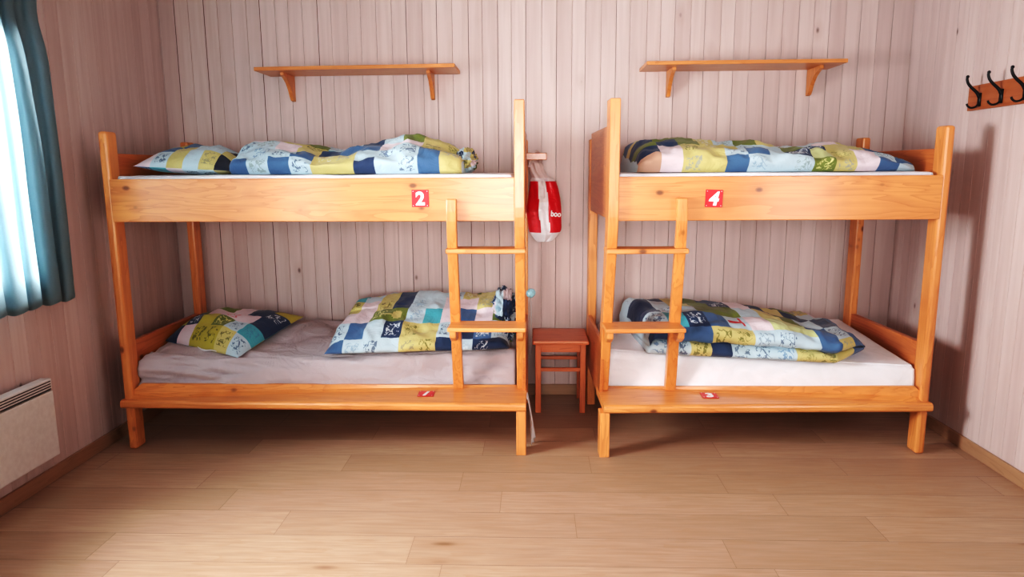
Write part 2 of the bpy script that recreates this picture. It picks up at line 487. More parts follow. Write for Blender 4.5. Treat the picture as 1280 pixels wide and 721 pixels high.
# left window behind the curtain
WF = plain('window_frame_paint', (0.78, 0.78, 0.78), 0.4)
bm = bmesh.new()
y0, y1, z0, z1 = WIN
for d in ((y0, y0 + .05, z0, z1), (y1 - .05, y1, z0, z1), (y0 + .05, y1 - .05, z0, z0 + .05), (y0 + .05, y1 - .05, z1 - .05, z1), ((y0 + y1) / 2 - .03, (y0 + y1) / 2 + .03, z0 + .05, z1 - .05)):
    box(bm, XL - 0.09, XL + 0.008, *d)
w1 = finish('window_1', bm, WF, bevel=0.003); tag(w1, kind='structure')
gl = NT('window_glass'); gl.b.inputs['Roughness'].default_value = 0.02; gl.b.inputs['Alpha'].default_value = 0.12
gl.b.inputs['Base Color'].default_value = (0.9, 0.95, 1, 1)
boxo('window_pane', (XL - 0.05, XL - 0.044, y0 + .05, y1 - .05, z0 + .05, z1 - .05), gl.m, w1, bevel=0)

# ------------------------------------------------------------------ curtain
def make_curtain():
    t = NT('sheer_blue_curtain')
    co_ = t.coords((1, 1, 1), rand=False)
    n = t.add('ShaderNodeTexNoise', Scale=300.0, Detail=1.0); t.c(co_, n.inputs['Vector'])
    col = t.ramp(n.outputs['Fac'], [(0.3, (0.20, 0.29, 0.33)), (0.7, (0.27, 0.37, 0.41))])
    t.c(col, t.b.inputs['Base Color']); t.b.inputs['Roughness'].default_value = 0.85
    tr = t.add('ShaderNodeBsdfTranslucent'); t.c(t.mix(0.7, col, (0.76, 0.87, 0.90)), tr.inputs['Color'])
    mx = t.add('ShaderNodeMixShader'); mx.inputs[0].default_value = 0.55
    t.c(t.b.outputs[0], mx.inputs[1]); t.c(tr.outputs[0], mx.inputs[2]); t.c(mx.outputs[0], t.n['Material Output'].inputs['Surface'])
    root = empty('curtain', (XL + 0.075, 3.345, 0.9), 0, 'blue-grey sheer curtain hanging in folds at the left wall window', 'curtain')
    bm = bmesh.new(); NUY, NZ = 150, 36
    rows = []
    for j in range(NZ + 1):
        v = j / NZ; z = 0.0 + v * 1.47           # local z above 0.9
        row = []
        for i in range(NUY + 1):
            u = i / NUY
            # gathered top, flaring bottom
            wdt = 0.78 + 0.0 * v
            yy = -u * wdt + (0.025 * (1 - v) * 0) + 0.012 * math.sin(v * 3 + u * 5)
            amp = 0.016 + 0.020 * (1 - v)
            ph = u * 2 * PI * 7.0 + 0.5 * math.sin(u * 9)
            xx = amp * math.sin(ph) + 0.012 * math.sin(ph * 0.37 + v * 2) + 0.01 * noise.noise(Vector((u * 9, v * 3, 1)))
            yy += amp * 0.5 * math.sin(2 * ph)
            # slight tie-in toward the upper part
            yy += -0.035 * math.exp(-((v - 0.90) / 0.08) ** 2) * (1 - u)
            zz = z + 0.012 * math.cos(ph) * (1 - v)
            row.append(bm.verts.new((xx, yy, zz)))
        rows.append(row)
    for j in range(NZ):
        for i in range(NUY):
            bm.faces.new((rows[j][i], rows[j][i + 1], rows[j + 1][i + 1], rows[j + 1][i]))
    o = finish('curtain_panel', bm, t.m, root, smooth=True)
    m = o.modifiers.new('sol', 'SOLIDIFY'); m.thickness = 0.0015
    bm = bmesh.new()   # hem band
    tube(bm, [(0, 0.06, 1.49), (0, -1.9, 1.49)], 0.012, 10)
    finish('curtain_rod', bm, plain('rod_metal', (0.5, 0.5, 0.5), .35, metal=.8), root, smooth=True)
make_curtain()

# ------------------------------------------------------------------ heater
def make_heater():
    root = empty('wall_heater', (XL, 3.15, 0.14), 0, 'white electric panel heater with slotted top on the left wall', 'heater')
    # local: x out of wall, y negative toward the viewer
    Ly = 1.15
    boxo('heater_body', (0.030, 0.085, -Ly, 0, 0.02, 0.345), RADIATOR, root, bevel=0.006)
    boxo('heater_top', (0.028, 0.083, -Ly, 0, 0.352, 0.405), RADIATOR, root, bevel=0.005)
    bm = bmesh.new()
    for k in range(4):
        z = 0.352 + k * 0.0125
        box(bm, 0.0825, 0.0845, -Ly + 0.02, -0.012, z, z + 0.0048)
    finish('vent_grille', bm, DARK, root)
    boxo('wall_bracket', (0.001, 0.03, -0.9, -0.2, 0.10, 0.25), DARK, root, bevel=0.002)
make_heater()

# ------------------------------------------------------------------ text
def text_mesh(ch, size, thick, depth, shear=0.0):
    cu = D.curves.new('glyph', 'FONT'); cu.body = ch; cu.size = size; cu.offset = thick; cu.extrude = depth; cu.shear = shear
    cu.align_x = 'CENTER'; cu.align_y = 'CENTER'; cu.resolution_u = 6
    ob = D.objects.new('glyph', cu); COL.objects.link(ob)
    dg = bpy.context.evaluated_depsgraph_get(); dg.update()
    me = D.meshes.new_from_object(ob.evaluated_get(dg))
    D.objects.remove(ob)
    xs = [v.co.x for v in me.vertices]; ys = [v.co.y for v in me.vertices]
    cx, cy = (min(xs) + max(xs)) / 2, (min(ys) + max(ys)) / 2
    for v in me.vertices: v.co.x -= cx; v.co.y -= cy
    me.materials.clear(); me.materials.append(WHITE)
    return me

def number_plate(parent, digit, center, horizontal, shear=0.0, rz=0.0, size=0.088):
    h = size / 2
    bm = bmesh.new(); box(bm, -h, h, -h, h, 0, 0.003)
    p = finish('number_plate', bm, RED, parent, bevel=0.001)
    p['label'] = 'small red plate with a white number %s' % digit
    if horizontal: p.matrix_local = Matrix.Translation(center) @ Matrix.Rotation(rz, 4, 'Z')
    else: p.matrix_local = Matrix.Translation(center) @ Matrix.Rotation(rz, 4, 'Y') @ Matrix.Rotation(PI / 2, 4, 'X')
    n = D.objects.new('numeral', text_mesh(digit, 0.092, 0.0030 if horizontal else 0.0036, 0.0006, shear)); link(n, p)
    n.location = (0, 0, 0.0036)
    for sx in (-1, 1):
        for sy in (-1, 1):
            bm = bmesh.new(); bmesh.ops.create_cone(bm, cap_ends=True, segments=10, radius1=0.0022, radius2=0.0018, depth=0.002)
            s = finish('screw', bm, SCREW, p); s.location = (sx * (h - 0.008), sy * (h - 0.008), 0.004)
    return p

# ------------------------------------------------------------------ bunk bed
PW = 0.048; IP = 0.052; DD = 0.095; DEP = 0.84; YP = 0.012
ZR0, ZR1, ZT, LIP = 1.2585, 1.4805, 0.2916, 0.044

def make_bed(side, loc, rz, W, label, digits, legdx=0.0):
    fx = (lambda x: x) if side == 'L' else (lambda x: W - x)
    bed = empty('bunk_bed', loc, rz, label, 'bunk bed', 'pine bunk beds')
    sg = 1 if side == 'L' else -1
    def bx(name, x0, x1, y0, y1, z0, z1, m, bevel=0.005, parent=bed):
        return boxo(name, (fx(x0), fx(x1), y0, y1, z0, z1), m, parent, bevel)
    def prof(name, pr, x0, x1, m, bevel=0.005, xb=None, zr=None, parent=bed):
        bm = bmesh.new()
        if xb: extr_yz(bm, pr, fx(x0), fx(x1), fx(xb[0]), fx(xb[1]), zr)
        else: extr_yz(bm, pr, fx(x0), fx(x1))
        return finish(name, bm, m, parent, bevel)
    # outer posts (by the side wall)
    zO = 1.725
    bx('post', 0, PW, YP, YP + DD, 0, zO, P_Z, 0.014)
    bx('post', 0, PW, DEP, DEP + DD, 0, 1.703, P_Z, 0.010)
    # inner posts, front one rakes back below the upper rail so the treads get deeper
    prof('post', [(-0.023, 1.861), (-0.023, 1.33), (-0.021, 1.28), (-0.015, 1.23), (-0.005, 1.18), (0.238, ZT), (0.335, ZT), (0.10, 1.20), (0.10, 1.861)], W - IP, W, P_Z, 0.005)
    bx('post', W - IP, W, DEP, DEP + DD, 0, 1.703, P_Z, 0.006)
    lg = bx('leg', W - IP, W, -0.012, 0.075, 0, ZT - LIP, P_Z, 0.004); lg.location.x += legdx
    # upper rails
    bx('side_rail', PW - 0.008, W - IP + 0.001, 0.010, 0.042, ZR0, ZR1, P_X, 0.004)
    bx('side_rail', PW, W - IP, DEP + 0.05, DEP + 0.08, ZR0, ZR1, P_X, 0.004)
    # end boards
    bx('end_board', 0.008, 0.040, YP + DD, DEP, ZR0, 1.614, P_END_SHADE, 0.004)
    bx('end_board', W - 0.040, W - 0.006, 0.10, DEP, 1.266, 1.7365, P_END_SHADE, 0.004)
    bx('end_board', 0.008, 0.040, YP + DD, DEP, 0.27, 0.60, P_END_SHADE, 0.004)
    prof('end_board', [(0.215, 0.29), (0.17, 0.58), (DEP, 0.60), (DEP, 0.27), (0.06, 0.235), (-0.008, 0.235), (-0.008, 0.285)], W - 0.020, W, P_END_SHADE, 0.003)
    # decks the mattresses lie on
    bx('mattress_deck', PW, W - IP, 0.045, DEP + 0.05, 1.36, 1.385, P_X, 0.003)
    bx('mattress_deck', PW, W - IP - 0.01, 0.34, DEP + 0.05, 0.215, 0.243, P_X, 0.003)
    bx('side_rail', PW, W - IP, DEP + 0.05, DEP + 0.08, 0.22, 0.38, P_X, 0.004)
    # lower front bench board: rail beside the outer post running out into a wide step at the ladder
    bm = bmesh.new(); n = 24; rows = []
    x_a, x_b = -0.004, W + 0.004
    for i in range(n + 1):
        t = i / n; x = x_a + (x_b - x_a) * t
        tt = min(max((x - 0.05) / (W - 0.05), 0), 1) ** 0.8
        yT = 0.030 + (0.305 - 0.030) * tt; zT_ = 0.372 + (ZT - 0.372) * tt
        yC = 0.022 + (0.285 - 0.022) * tt
        if x < PW - 0.002:          # over the post front: nosing only
            yT, zT_, yC = 0.028, ZT + 0.001, 0.025
        rows.append([(x, yT + 0.02, ZT - LIP), (x, yT + 0.02, zT_), (x, yT, zT_ + 0.0005), (x, yT - 0.25 * (yT - yC), ZT + 0.30 * (zT_ - ZT)), (x, yC - 0.35 * (zT_ - ZT), ZT + 0.05 * (zT_ - ZT)), (x, min(yC - 0.6 * (zT_ - ZT), yC - .002) if yC > .07 else min(yC - .002, .0), ZT), (x, -0.006, ZT), (x, -0.016, ZT - 0.006), (x, -0.020, ZT - 0.016), (x, -0.020, ZT - LIP + 0.010), (x, -0.012, ZT - LIP)])
    # insert a duplicate station exactly at the post's inner face
    V = [[bm.verts.new((fx(p[0]), p[1], p[2])) for p in r] for r in rows]
    m_ = len(V[0])
    for i in range(n):
        for k in range(m_):
            bm.faces.new((V[i][k], V[i + 1][k], V[i + 1][(k + 1) % m_], V[i][(k + 1) % m_]))
    bm.faces.new(V[0]); bm.faces.new(V[-1])
    finish('bench_board', bm, P_X, bed, 0.0)
    # ladder
    if side == 'L': u0, u1, b0, b1 = 1.803, 1.853, 1.785, 1.842
    else: u0, u1, b0, b1 = W - 0.342, W - 0.394, W - 0.374, W - 0.432
    lad = empty('ladder'); lad.parent = bed
    bm = bmesh.new()
    pr = [(-0.030, 1.373), (-0.030, 1.31), (-0.027, 1.26), (-0.019, 1.21), (-0.007, 1.16), (0.238, ZT), (0.285, ZT), (0.009, 1.25), (0.009, 1.373)]
    extr_yz(bm, pr, fx(u0), fx(u1), fx(b0), fx(b1), (ZT, 1.373))
    finish('ladder_upright', bm, P_Z, lad, 0.004)
    tl = (1.793 if side == 'L' else W - 0.411)
    for (z0, z1, yb) in ((1.094, 1.1205, 0.10), (0.683, 0.7065, 0.155)):
        boxo('ladder_tread', (fx(tl), fx(W + 0.006), -0.032, yb, z0, z1), P_X, lad, 0.007, seg=3)
    zz = 0.683
    for xa in ((u0 - 0.006) if side == 'L' else (W - 0.418), W - IP + 0.006):
        bm = bmesh.new()
        extr_yz(bm, [(0.03, zz), (0.03, zz - 0.045), (0.075, zz - 0.072), (0.14, zz - 0.072), (0.14, zz)], fx(xa) if side == 'L' else fx(xa) , fx(xa + 0.036))
        finish('tread_bracket', bm, P_Y, lad, 0.006)
    # numbers
    if side == 'L':
        number_plate(bed, digits[0], (1.665, 0.010, 1.376), False, rz=0.0)
        number_plate(bed, digits[1], (1.647, 0.135, ZT + 0.0012), True, shear=0.25, rz=0.03)
    else:
        number_plate(bed, digits[0], (0.535, 0.010, 1.370), False, shear=0.2, rz=0.03)
        number_plate(bed, digits[1], (0.592, 0.135, ZT + 0.0012), True, shear=0.0, rz=-0.06)
    if side == 'L':
        pg = boxo('hanging_peg', (W - 0.012, W + 0.118, 0.80, 0.84, 1.578, 1.622), P_END_SHADE, bed, 0.004)
        pg['label'] = 'short reddish wooden peg sticking out of the bed end'
    return bed, fx

WL_, WR_ = 2.2, 1.725
LOC_L, AL = (-2.2489, 3.5781, 0), -0.0089
LOC_R, AR = (0.3712, 3.5402, 0), 0.0322
bedL, fxL = make_bed('L', LOC_L, AL, WL_, 'longer pine bunk bed with red number plates 2 and 1, by the window', ('2', '1'), legdx=0.004)
bedR, fxR = make_bed('R', LOC_R, AR, WR_, 'shorter pine bunk bed with red number plates 4 and 3, near coat hooks', ('4', '3'), legdx=-0.024)

# ------------------------------------------------------------------ mattresses
def fbm(x, y, z, o=3):
    return noise.fractal(Vector((x, y, z)), 1.0, 2.0, o)

def mattress(name, side, x0, x1, yf0, yf1, yb, z0, ztop, mat, wr, label, cat='mattress', soft=0.0):
    """top rises slightly to the back; front edge runs from yf0 (outer) to yf1 (inner)"""
    loc, a = (LOC_L, AL) if side == 'L' else (LOC_R, AR)
    root = empty(name, loc, a, label, cat)
    nx, pts = 150, []
    for i in range(nx + 1):
        t = i / nx; x = x0 + (x1 - x0) * t
        to = t if side == 'L' else 1 - t
        yf = yf0 + (yf1 - yf0) * to
        e = min(t, 1 - t) * (x1 - x0)          # distance to an end
        r = 0.025
        inset = 0 if e > r else r - math.sqrt(max(r * r - (r - e) ** 2, 0))
        zt0 = ztop(yf); zt1 = ztop(yb)
        P = [(yf + .004, z0), (yf, z0 + .02), (yf + soft * .1, (z0 + zt0) / 2), (yf + .004 + soft * .5, zt0 - .03 - soft * .4), (yf + .014 + soft * 1.0, zt0 - .010 - soft * .1), (yf + .04 + soft * 1.6, zt0), ((yf + yb) / 2, (zt0 + zt1) / 2 + .004), (yb - .03, zt1), (yb, zt1 - .02), (yb, z0)]
        P = catmull(P, 7)
        row = []
        for k, (y, z) in enumerate(P):
            q = k / len(P)
            if inset: z = min(z, ztop(min(max(y, yf), yb)) - inset)
            aa = x * 3.0 + (z - .35) * 16 + y * 3
            d = wr * (0.4 * fbm(x * 2.1, y * 4, z * 6) + 1.0 * (0.30 - abs(fbm(aa * 0.55, z * 9 + y * 5, x * 0.8))) * (0.55 + 0.9 * noise.noise(Vector((x * 2.3, z * 5, 4.4)))))
            ny = -1 if q < 0.45 else 0
            row.append((x, y + (max(ny * d * 1.2 + soft * .45, -0.006) if z > z0 + .06 else max(ny * d, 0)), z + (d if q > 0.4 else d * .3)))
        pts.append(row)
    bm = bmesh.new(); V = [[bm.verts.new(p) for p in r] for r in pts]
    for i in range(nx):
        for k in range(len(V[0]) - 1):
            bm.faces.new((V[i][k], V[i + 1][k], V[i + 1][k + 1], V[i][k + 1]))
        bm.faces.new((V[i][-1], V[i + 1][-1], V[i + 1][0], V[i][0]))
    bm.faces.new(V[0]); bm.faces.new(V[-1])
    finish('fitted_sheet', bm, mat, root, smooth=True)
    return root
zlow = lambda y: 0.472 + 0.080 * min(max(y, 0), 0.95)
mLL = mattress('mattress', 'L', 0.052, 2.135, 0.062, 0.335, 0.885, 0.246, zlow, SHEET_G, 0.075, 'mattress with rumpled grey-lilac sheet on the lower left bunk', soft=0.035)
mRL = mattress('mattress', 'R', 0.06, 1.668, 0.062, 0.335, 0.885, 0.246, zlow, SHEET_W, 0.012, 'mattress with smooth white sheet on the lower right bunk', soft=0.012)
zup = lambda y: 1.497
mLU = mattress('mattress', 'L', 0.055, 2.14, 0.046, 0.046, 0.885, 1.387, zup, SHEET_W, 0.008, 'thin white-sheeted mattress on the upper left bunk')
mRU = mattress('mattress', 'R', 0.055, 1.66, 0.046, 0.046, 0.885, 1.387, zup, SHEET_W, 0.006, 'thin white-sheeted mattress on the upper right bunk')

# end of the grey sheet that hangs down in the gap between the beds
bm = bmesh.new(); rows = []
for j in range(25):
    v = j / 24; z = 0.30 - 0.27 * v
    row = []
    for i in range(13):
        u = i / 12
        y = 0.06 + u * (0.10 + 0.02 * v) ; x = 2.210 + 0.034 * v ** 0.7 + 0.012 * math.sin(u * 9 + v * 4) * v
        zz = z + 0.03 * math.sin(u * 5) * v
        row.append(bm.verts.new((x, y, zz)))
    rows.append(row)
for j in range(24):
    for i in range(12): bm.faces.new((rows[j][i], rows[j][i + 1], rows[j + 1][i + 1], rows[j + 1][i]))
so = finish('sheet_tail', bm, cloth('pale_grey_cloth', (0.55, 0.52, 0.53)), mLL, smooth=True)
so['label'] = 'loose pale end of the sheet hanging between the beds'
sm = so.modifiers.new('s', 'SOLIDIFY'); sm.thickness = 0.003

# ------------------------------------------------------------------ duvets
def loft(name, side, prof, stations, cells, layout, label, cat, wr=0.012, seed=0, special=None, npc=6, group=None, ncol=10, knots=()):
    """prof: closed (y,z) control points starting at front-bottom, going up the front, over and down the back.
    stations(t) -> dict(x, yo, ys, zs, zb, skew)"""
    loc, a = (LOC_L, AL) if side == 'L' else (LOC_R, AR)
    root = empty(name, loc, a, label, cat, group)
    P = catmull(prof, npc)
    # equal arclength resample
    L = [0]
    for p, q in zip(P[:-1], P[1:]): L.append(L[-1] + math.hypot(p[0] - q[0], p[1] - q[1]))
    nv = cells[1] * int(round(L[-1] / cells[2]))
    Q = []
    for k in range(nv + 1):
        s = L[-1] * k / nv; i = 0
        while i < len(L) - 2 and L[i + 1] < s: i += 1
        f = (s - L[i]) / max(L[i + 1] - L[i], 1e-9)
        Q.append((P[i][0] + (P[i + 1][0] - P[i][0]) * f, P[i][1] + (P[i + 1][1] - P[i][1]) * f))
    nu = cells[0] * ncol
    grid = []
    for i in range(nu + 1):
        t = i / nu; st = stations(t)
        row = []
        for k, (y, z) in enumerate(Q):
            yy = st['yc'] + (y - st['yc']) * st['ys']
            zz = z * st['zs']
            lift = min(z / 0.05, 1.0)
            x = st['x'] + st.get('skew', 0) * (y - st['yc'])
            w = wr * lift
            d = w * (fbm(x * 4 + seed, y * 5, z * 7 + seed) * 1.3 + 0.8 * (0.35 - abs(fbm(x * 9 + seed + z * 6, y * 6, z * 9))))
            ey = -1 if k < nv * 0.5 else 0.6
            zb = st['zb'](yy + st.get('yo', 0))
            row.append((x, yy + st.get('yo', 0) + ey * d * (0.9 if z > 0.03 else 0.3), zb + 0.004 + max(zz + d * 1.1, 0)))
        grid.append(row)
    grid_cloth('duvet_cover', grid, False, (cells[0], cells[1]), layout, root, special=special, caps=True)
    return root

def endtaper(t, a, b, p=0.5, lo=0.12):
    """round the two ends; a,b = fraction of the length that tapers"""
    f = 1.0
    if t < a: f = min(f, max(1 - (1 - t / a) ** 2, 0) ** p)
    if 1 - t < b: f = min(f, max(1 - (1 - (1 - t) / b) ** 2, 0) ** p)
    return lo + (1 - lo) * f

def gauss(t, c, w): return math.exp(-((t - c) / w) ** 2)

# upper left duvet
layUL = ['BCBpYYNCpBY', 'CcpBYYCppBY', 'pCWYNBBWWyYG', 'WWYyTCNCGYyN', 'CWTGCCWNYWC']
def stUL(t):
    x = 0.622 + (1.865 - 0.622) * t
    h = 0.86 + 0.10 * gauss(t, 0.12, 0.1) - 0.16 * gauss(t, 0.45, 0.10) + 0.20 * gauss(t, 0.76, 0.13) + 0.06 * gauss(t, .28, .07)
    e = endtaper(t, 0.045, 0.16, 0.5, 0.42)
    return dict(x=x, yc=0.42, ys=0.78 + .22 * e, zs=h * e, zb=zup)
profU = [(0.13, 0.0), (0.10, 0.035), (0.105, 0.085), (0.17, 0.125), (0.28, 0.155), (0.42, 0.185), (0.56, 0.175), (0.70, 0.14), (0.78, 0.07), (0.77, 0.0)]
loft('duvet', 'L', profU, stUL, (9, 9, 0.118), layUL, 'rolled patchwork duvet lying on the upper left bunk', 'duvet', wr=0.020, seed=3, ncol=11)

layUR = ['KWYYBCCCgYWBC', 'NWyYpBCnLYWpB', 'GNGYYpCGnYYBB', 'NGGYCGYCCWYBC', 'YCGNWCYBCCYWT']
def stUR(t):
    x = 0.17 + (1.63 - 0.17) * t
    h = 0.93 + 0.10 * gauss(t, 0.14, 0.1) - 0.12 * gauss(t, 0.55, 0.13) + 0.0 * gauss(t, 0.76, 0.13)
    e = endtaper(t, 0.05, 0.34, 0.6, 0.42 if t < .5 else .12)
    h *= 1 - 0.10 * t
    return dict(x=x, yc=0.38, ys=0.72 + .28 * e, zs=h * e, zb=zup)
loft('duvet', 'R', profU, stUR, (8, 8, 0.118), layUR, 'rolled patchwork duvet lying on the upper right bunk', 'duvet', wr=0.020, seed=11, ncol=13)

def ruffle(root, c, r, layout, seed, amp=0.35):
    nu, nv = 48, 64; grid = []
    for i in range(nu + 1):
        th = PI * (0.03 + 0.94 * i / nu); row = []
        for j in range(nv):
            ph = 2 * PI * j / nv
            d = Vector((math.cos(th), math.sin(th) * math.cos(ph), math.sin(th) * math.sin(ph)))
            n_ = noise.fractal(Vector((d.x * 1.3 + seed, d.y * 3.2, d.z * 3.2)), 1.0, 2.0, 3)
            k = 1 + amp * (0.5 - 1.6 * abs(n_)) + 0.10 * math.sin(ph * 7 + d.x * 6)
            row.append((c[0] + r[0] * d.x * k, c[1] + r[1] * d.y * k, c[2] + r[2] * d.z * k))
        grid.append(row)
    return grid_cloth('gathered_end', grid, True, (12, 8), layout, root, caps=True)

ruffle([o for o in D.objects if o.name == 'duvet'][0], (1.86, 0.42, zup(0) + 0.075), (0.055, 0.17, 0.062), ['yNCYny', 'YnEYCN', 'nyCNYE', 'YCnyYN'], 5)
# lower left duvet
layLL = ['BCpCYyNCnNp', 'pBCnyYpNbCn', 'WWgGCTWBWGn', 'yWyNCCWWYGn', 'TCYNCCpYYNn', 'CYCYWCTGYnN', 'WCBCYNCGWCB']
def spLL(c, r, u, v):
    if (c, r) == (2, 2) or (c, r) == (3, 2):   # pale spoon-like tree on green
        U = u + (c - 2)
        if (U - 1.45) ** 2 / 0.09 + (v - 0.5) ** 2 / 0.10 < 1: return PAL['Y']
        if 0.6 < U < 1.3 and abs(v - 0.42) < 0.07: return PAL['Y']
    return None
def stLL(t):
    x = 1.10 + (2.10 - 1.10) * t
    yo = 0.02 + 0.09 * t
    h = 0.92 + 0.08 * gauss(t, .35, .3) + 0.10 * gauss(t, .98, .10) - 0.05 * gauss(t, 0.80, 0.07)
    e = endtaper(t, 0.06, 0.05, 0.6, 0.30)
    return dict(x=x, yc=0.55, ys=(0.94 + .06 * e) * (1 - 0.05 * t), zs=h * e, zb=zlow, yo=yo, skew=0.10 * (1 - t))
profLL = [(0.22, 0.0), (0.17, 0.012), (0.172, 0.045), (0.24, 0.095), (0.36, 0.150), (0.50, 0.195), (0.62, 0.215), (0.74, 0.205), (0.81, 0.15), (0.83, 0.06), (0.80, 0.0)]
dLL = loft('duvet', 'L', profLL, stLL, (10, 10, 0.140), layLL, 'thick patchwork duvet bundled behind the ladder on the lower left bunk', 'duvet', wr=0.018, seed=23, special=spLL, ncol=10)

ruffle(dLL, (2.06, 0.62, 0.675), (0.065, 0.17, 0.115), ['nCNnWN', 'CnnNCn', 'NWCnnC', 'nNCWnN', 'CnNnCW', 'nCNNnC', 'NnCnWN', 'nWNCnN'], 9, 0.45)
ruffle(dLL, (2.07, 0.52, 0.56), (0.05, 0.12, 0.055), ['nYNnWY', 'CnKNYn', 'NWCnYC', 'nNKWnN'], 14, 0.45)
# lower right duvet, folded over itself
layLR = ['cpyNppcYyYB', 'NBByyCpCBYB', 'pTnBCWLLBpB', 'NpCGGCYGCNB', 'NCYGnWNYNCC', 'CNYGNWYNGY', 'YBYNWCTGWCB']
def spLR(c, r, u, v):
    if (c, r) == (4, 2):
        if 0.66 < u < 0.82 and 0.15 < v < 0.88: return PAL['R']
        if 0.10 < u < 0.70 and 0.40 < v < 0.62: return PAL['R']
    return None
def stLR(t):
    x = 0.235 + (1.44 - 0.235) * t
    yo = 0.10 - 0.17 * min(t / 0.8, 1) + 0.16 * max(0, (t - 0.8) / 0.2)
    h = 1.0 - 0.50 * max(0, t - 0.55) / 0.45 * 1.0
    e = endtaper(t, 0.05, 0.12, 0.5, 0.45)
    return dict(x=x, yc=0.55, ys=0.92 + .08 * e - 0.08 * max(0, t - .8) / .2, zs=h * e, zb=zlow, yo=yo, skew=-0.10 + 0.0 * t)
profLR = [(0.17, 0.0), (0.135, 0.018), (0.125, 0.050), (0.145, 0.076), (0.185, 0.084), (0.132, 0.094), (0.110, 0.125), (0.130, 0.162), (0.21, 0.188), (0.36, 0.198), (0.52, 0.195), (0.66, 0.182), (0.76, 0.155), (0.81, 0.09), (0.80, 0.0)]
loft('duvet', 'R', profLR, stLR, (10, 10, 0.148), layLR, 'flat folded patchwork duvet with a red letter T, on the lower right bunk', 'duvet', wr=0.016, seed=41, special=spLR, ncol=11)

# ------------------------------------------------------------------ pillows
def pillow(side, corners, thick, cells, nsub, layout, label, seed=0, piping=True):
    loc, a = (LOC_L, AL) if side == 'L' else (LOC_R, AR)
    root = empty('pillow', loc, a, label, 'pillow')
    A, B, C, Dd = [Vector(c) for c in corners]
    nu, nv = cells[0] * nsub, cells[1] * nsub
    up = (B - A).cross(Dd - A).normalized()
    if up.z < 0: up = -up
    def pt(u, v, s):
        # pull edge midpoints in a little so the corners look like ears
        uu = u + 0.0; vv = v
        k = 0.045
        uu = 0.5 + (u - 0.5) * (1 - k * 4 * v * (1 - v)); vv = 0.5 + (v - 0.5) * (1 - k * 4 * u * (1 - u))
        p = A * (1 - uu) * (1 - vv) + B * uu * (1 - vv) + C * uu * vv + Dd * (1 - uu) * vv
        e = (max(1 - abs(2 * u - 1) ** 2.4, 0) ** 0.62) * (max(1 - abs(2 * v - 1) ** 2.4, 0) ** 0.62)
        h = thick * e * (1 + 0.22 * fbm(u * 2.2 + seed, v * 2.2, seed)) + 0.010 * e * fbm(u * 7 + seed, v * 7, 2)
        return p + up * (h * (1.0 if s > 0 else -0.32))
    g1 = [[pt(i / nu, j / nv, 1) for j in range(nv + 1)] for i in range(nu + 1)]
    g2 = [[pt(i / nu, 1 - j / nv, -1) for j in range(1, nv)] for i in range(nu + 1)]
    grid = [r1 + r2 for r1, r2 in zip(g1, g2)]
    grid_cloth('pillowcase', grid, True, (nsub, nsub), layout, root)
    return root
# lower left pillow: A left tip, B front tip, C right-back tip, D back-left tip
layP1 = ['NWmmyp', 'MnMgpT', 'MGWwWN', 'GMGWNn', 'CGNCNM']
pillow('L', [(0.03, 0.41, 0.520), (0.60, 0.125, 0.496), (0.75, 0.80, 0.590), (0.13, 0.80, 0.560)], 0.135, (6, 5), 9, layP1,
       'plump patchwork pillow on the grey sheet of the lower left bunk', seed=2)
# pale flap of the pillowcase hanging out under its front
bm = bmesh.new(); rows = []
for i in range(17):
    u = i / 16; row = []
    for j in range(6):
        v = j / 5
        x = 0.24 + 0.30 * u; y = 0.34 - 0.11 * u - v * 0.055 * math.sin(PI * min(max(u, 0.04), 0.96)) ; z = zlow(y) + 0.018 + 0.006 * math.sin(u * 14) * v
        row.append(bm.verts.new((x, y, z)))
    rows.append(row)
for i in range(16):
    for j in range(5): bm.faces.new((rows[i][j], rows[i + 1][j], rows[i + 1][j + 1], rows[i][j + 1]))
fl = finish('pillowcase_flap', bm, SHEET_W, [o for o in D.objects if o.name == 'pillow'][0], smooth=True)
fl.modifiers.new('s', 'SOLIDIFY').thickness = 0.004

layP2 = ['WpYCYE', 'WBYCCYE', 'GMBCCEE', 'GYBBCEYE', 'GGYNEE']
pillow('L', [(0.085, 0.16, 1.548), (0.62, 0.14, 1.520), (0.66, 0.66, 1.535), (0.05, 0.68, 1.550)], 0.122, (6, 5), 9, layP2,
       'patchwork pillow lying at the head of the upper left bunk', seed=8)

# ------------------------------------------------------------------ shelves
def shelf(x0, x1, z, label, brs, yfront=(4.30, 4.30), tilt=0.0):
    cx = (x0 + x1) / 2
    root = empty('wall_shelf', (cx, YB, z), 0, label, 'shelf', 'pine wall shelves above the bunk beds')
    root.rotation_euler = (0, tilt, 0)
    bm = bmesh.new()
    v = []
    for zz in (0.0, 0.022):
        for x, y in ((x0 - cx, yfront[0] - YB), (x1 - cx, yfront[1] - YB), (x1 - cx, -0.001), (x0 - cx, -0.001)):
            v.append(bm.verts.new((x, y, zz)))
    for f in ((0, 3, 2, 1), (4, 5, 6, 7), (0, 1, 5, 4), (1, 2, 6, 5), (2, 3, 7, 6), (3, 0, 4, 7)): bm.faces.new([v[i] for i in f])
    finish('shelf_board', bm, SHELF_X, root, 0.003)
    for bxx in brs:
        pr = [(-0.002, 0.0), (-0.205, 0.0), (-0.205, -0.018), (-0.165, -0.030), (-0.115, -0.056), (-0.075, -0.095), (-0.052, -0.135), (-0.035, -0.155), (-0.002, -0.160)]
        bm = bmesh.new(); extr_yz(bm, pr, bxx - cx - 0.012, bxx - cx + 0.012)
        finish('shelf_bracket', bm, SHELF_Z, root, 0.003)
shelf(-1.70, -0.474, 2.122, 'wooden wall shelf high above the longer left bunk bed', (-1.555, -0.650), (4.325, 4.29), tilt=-0.004)
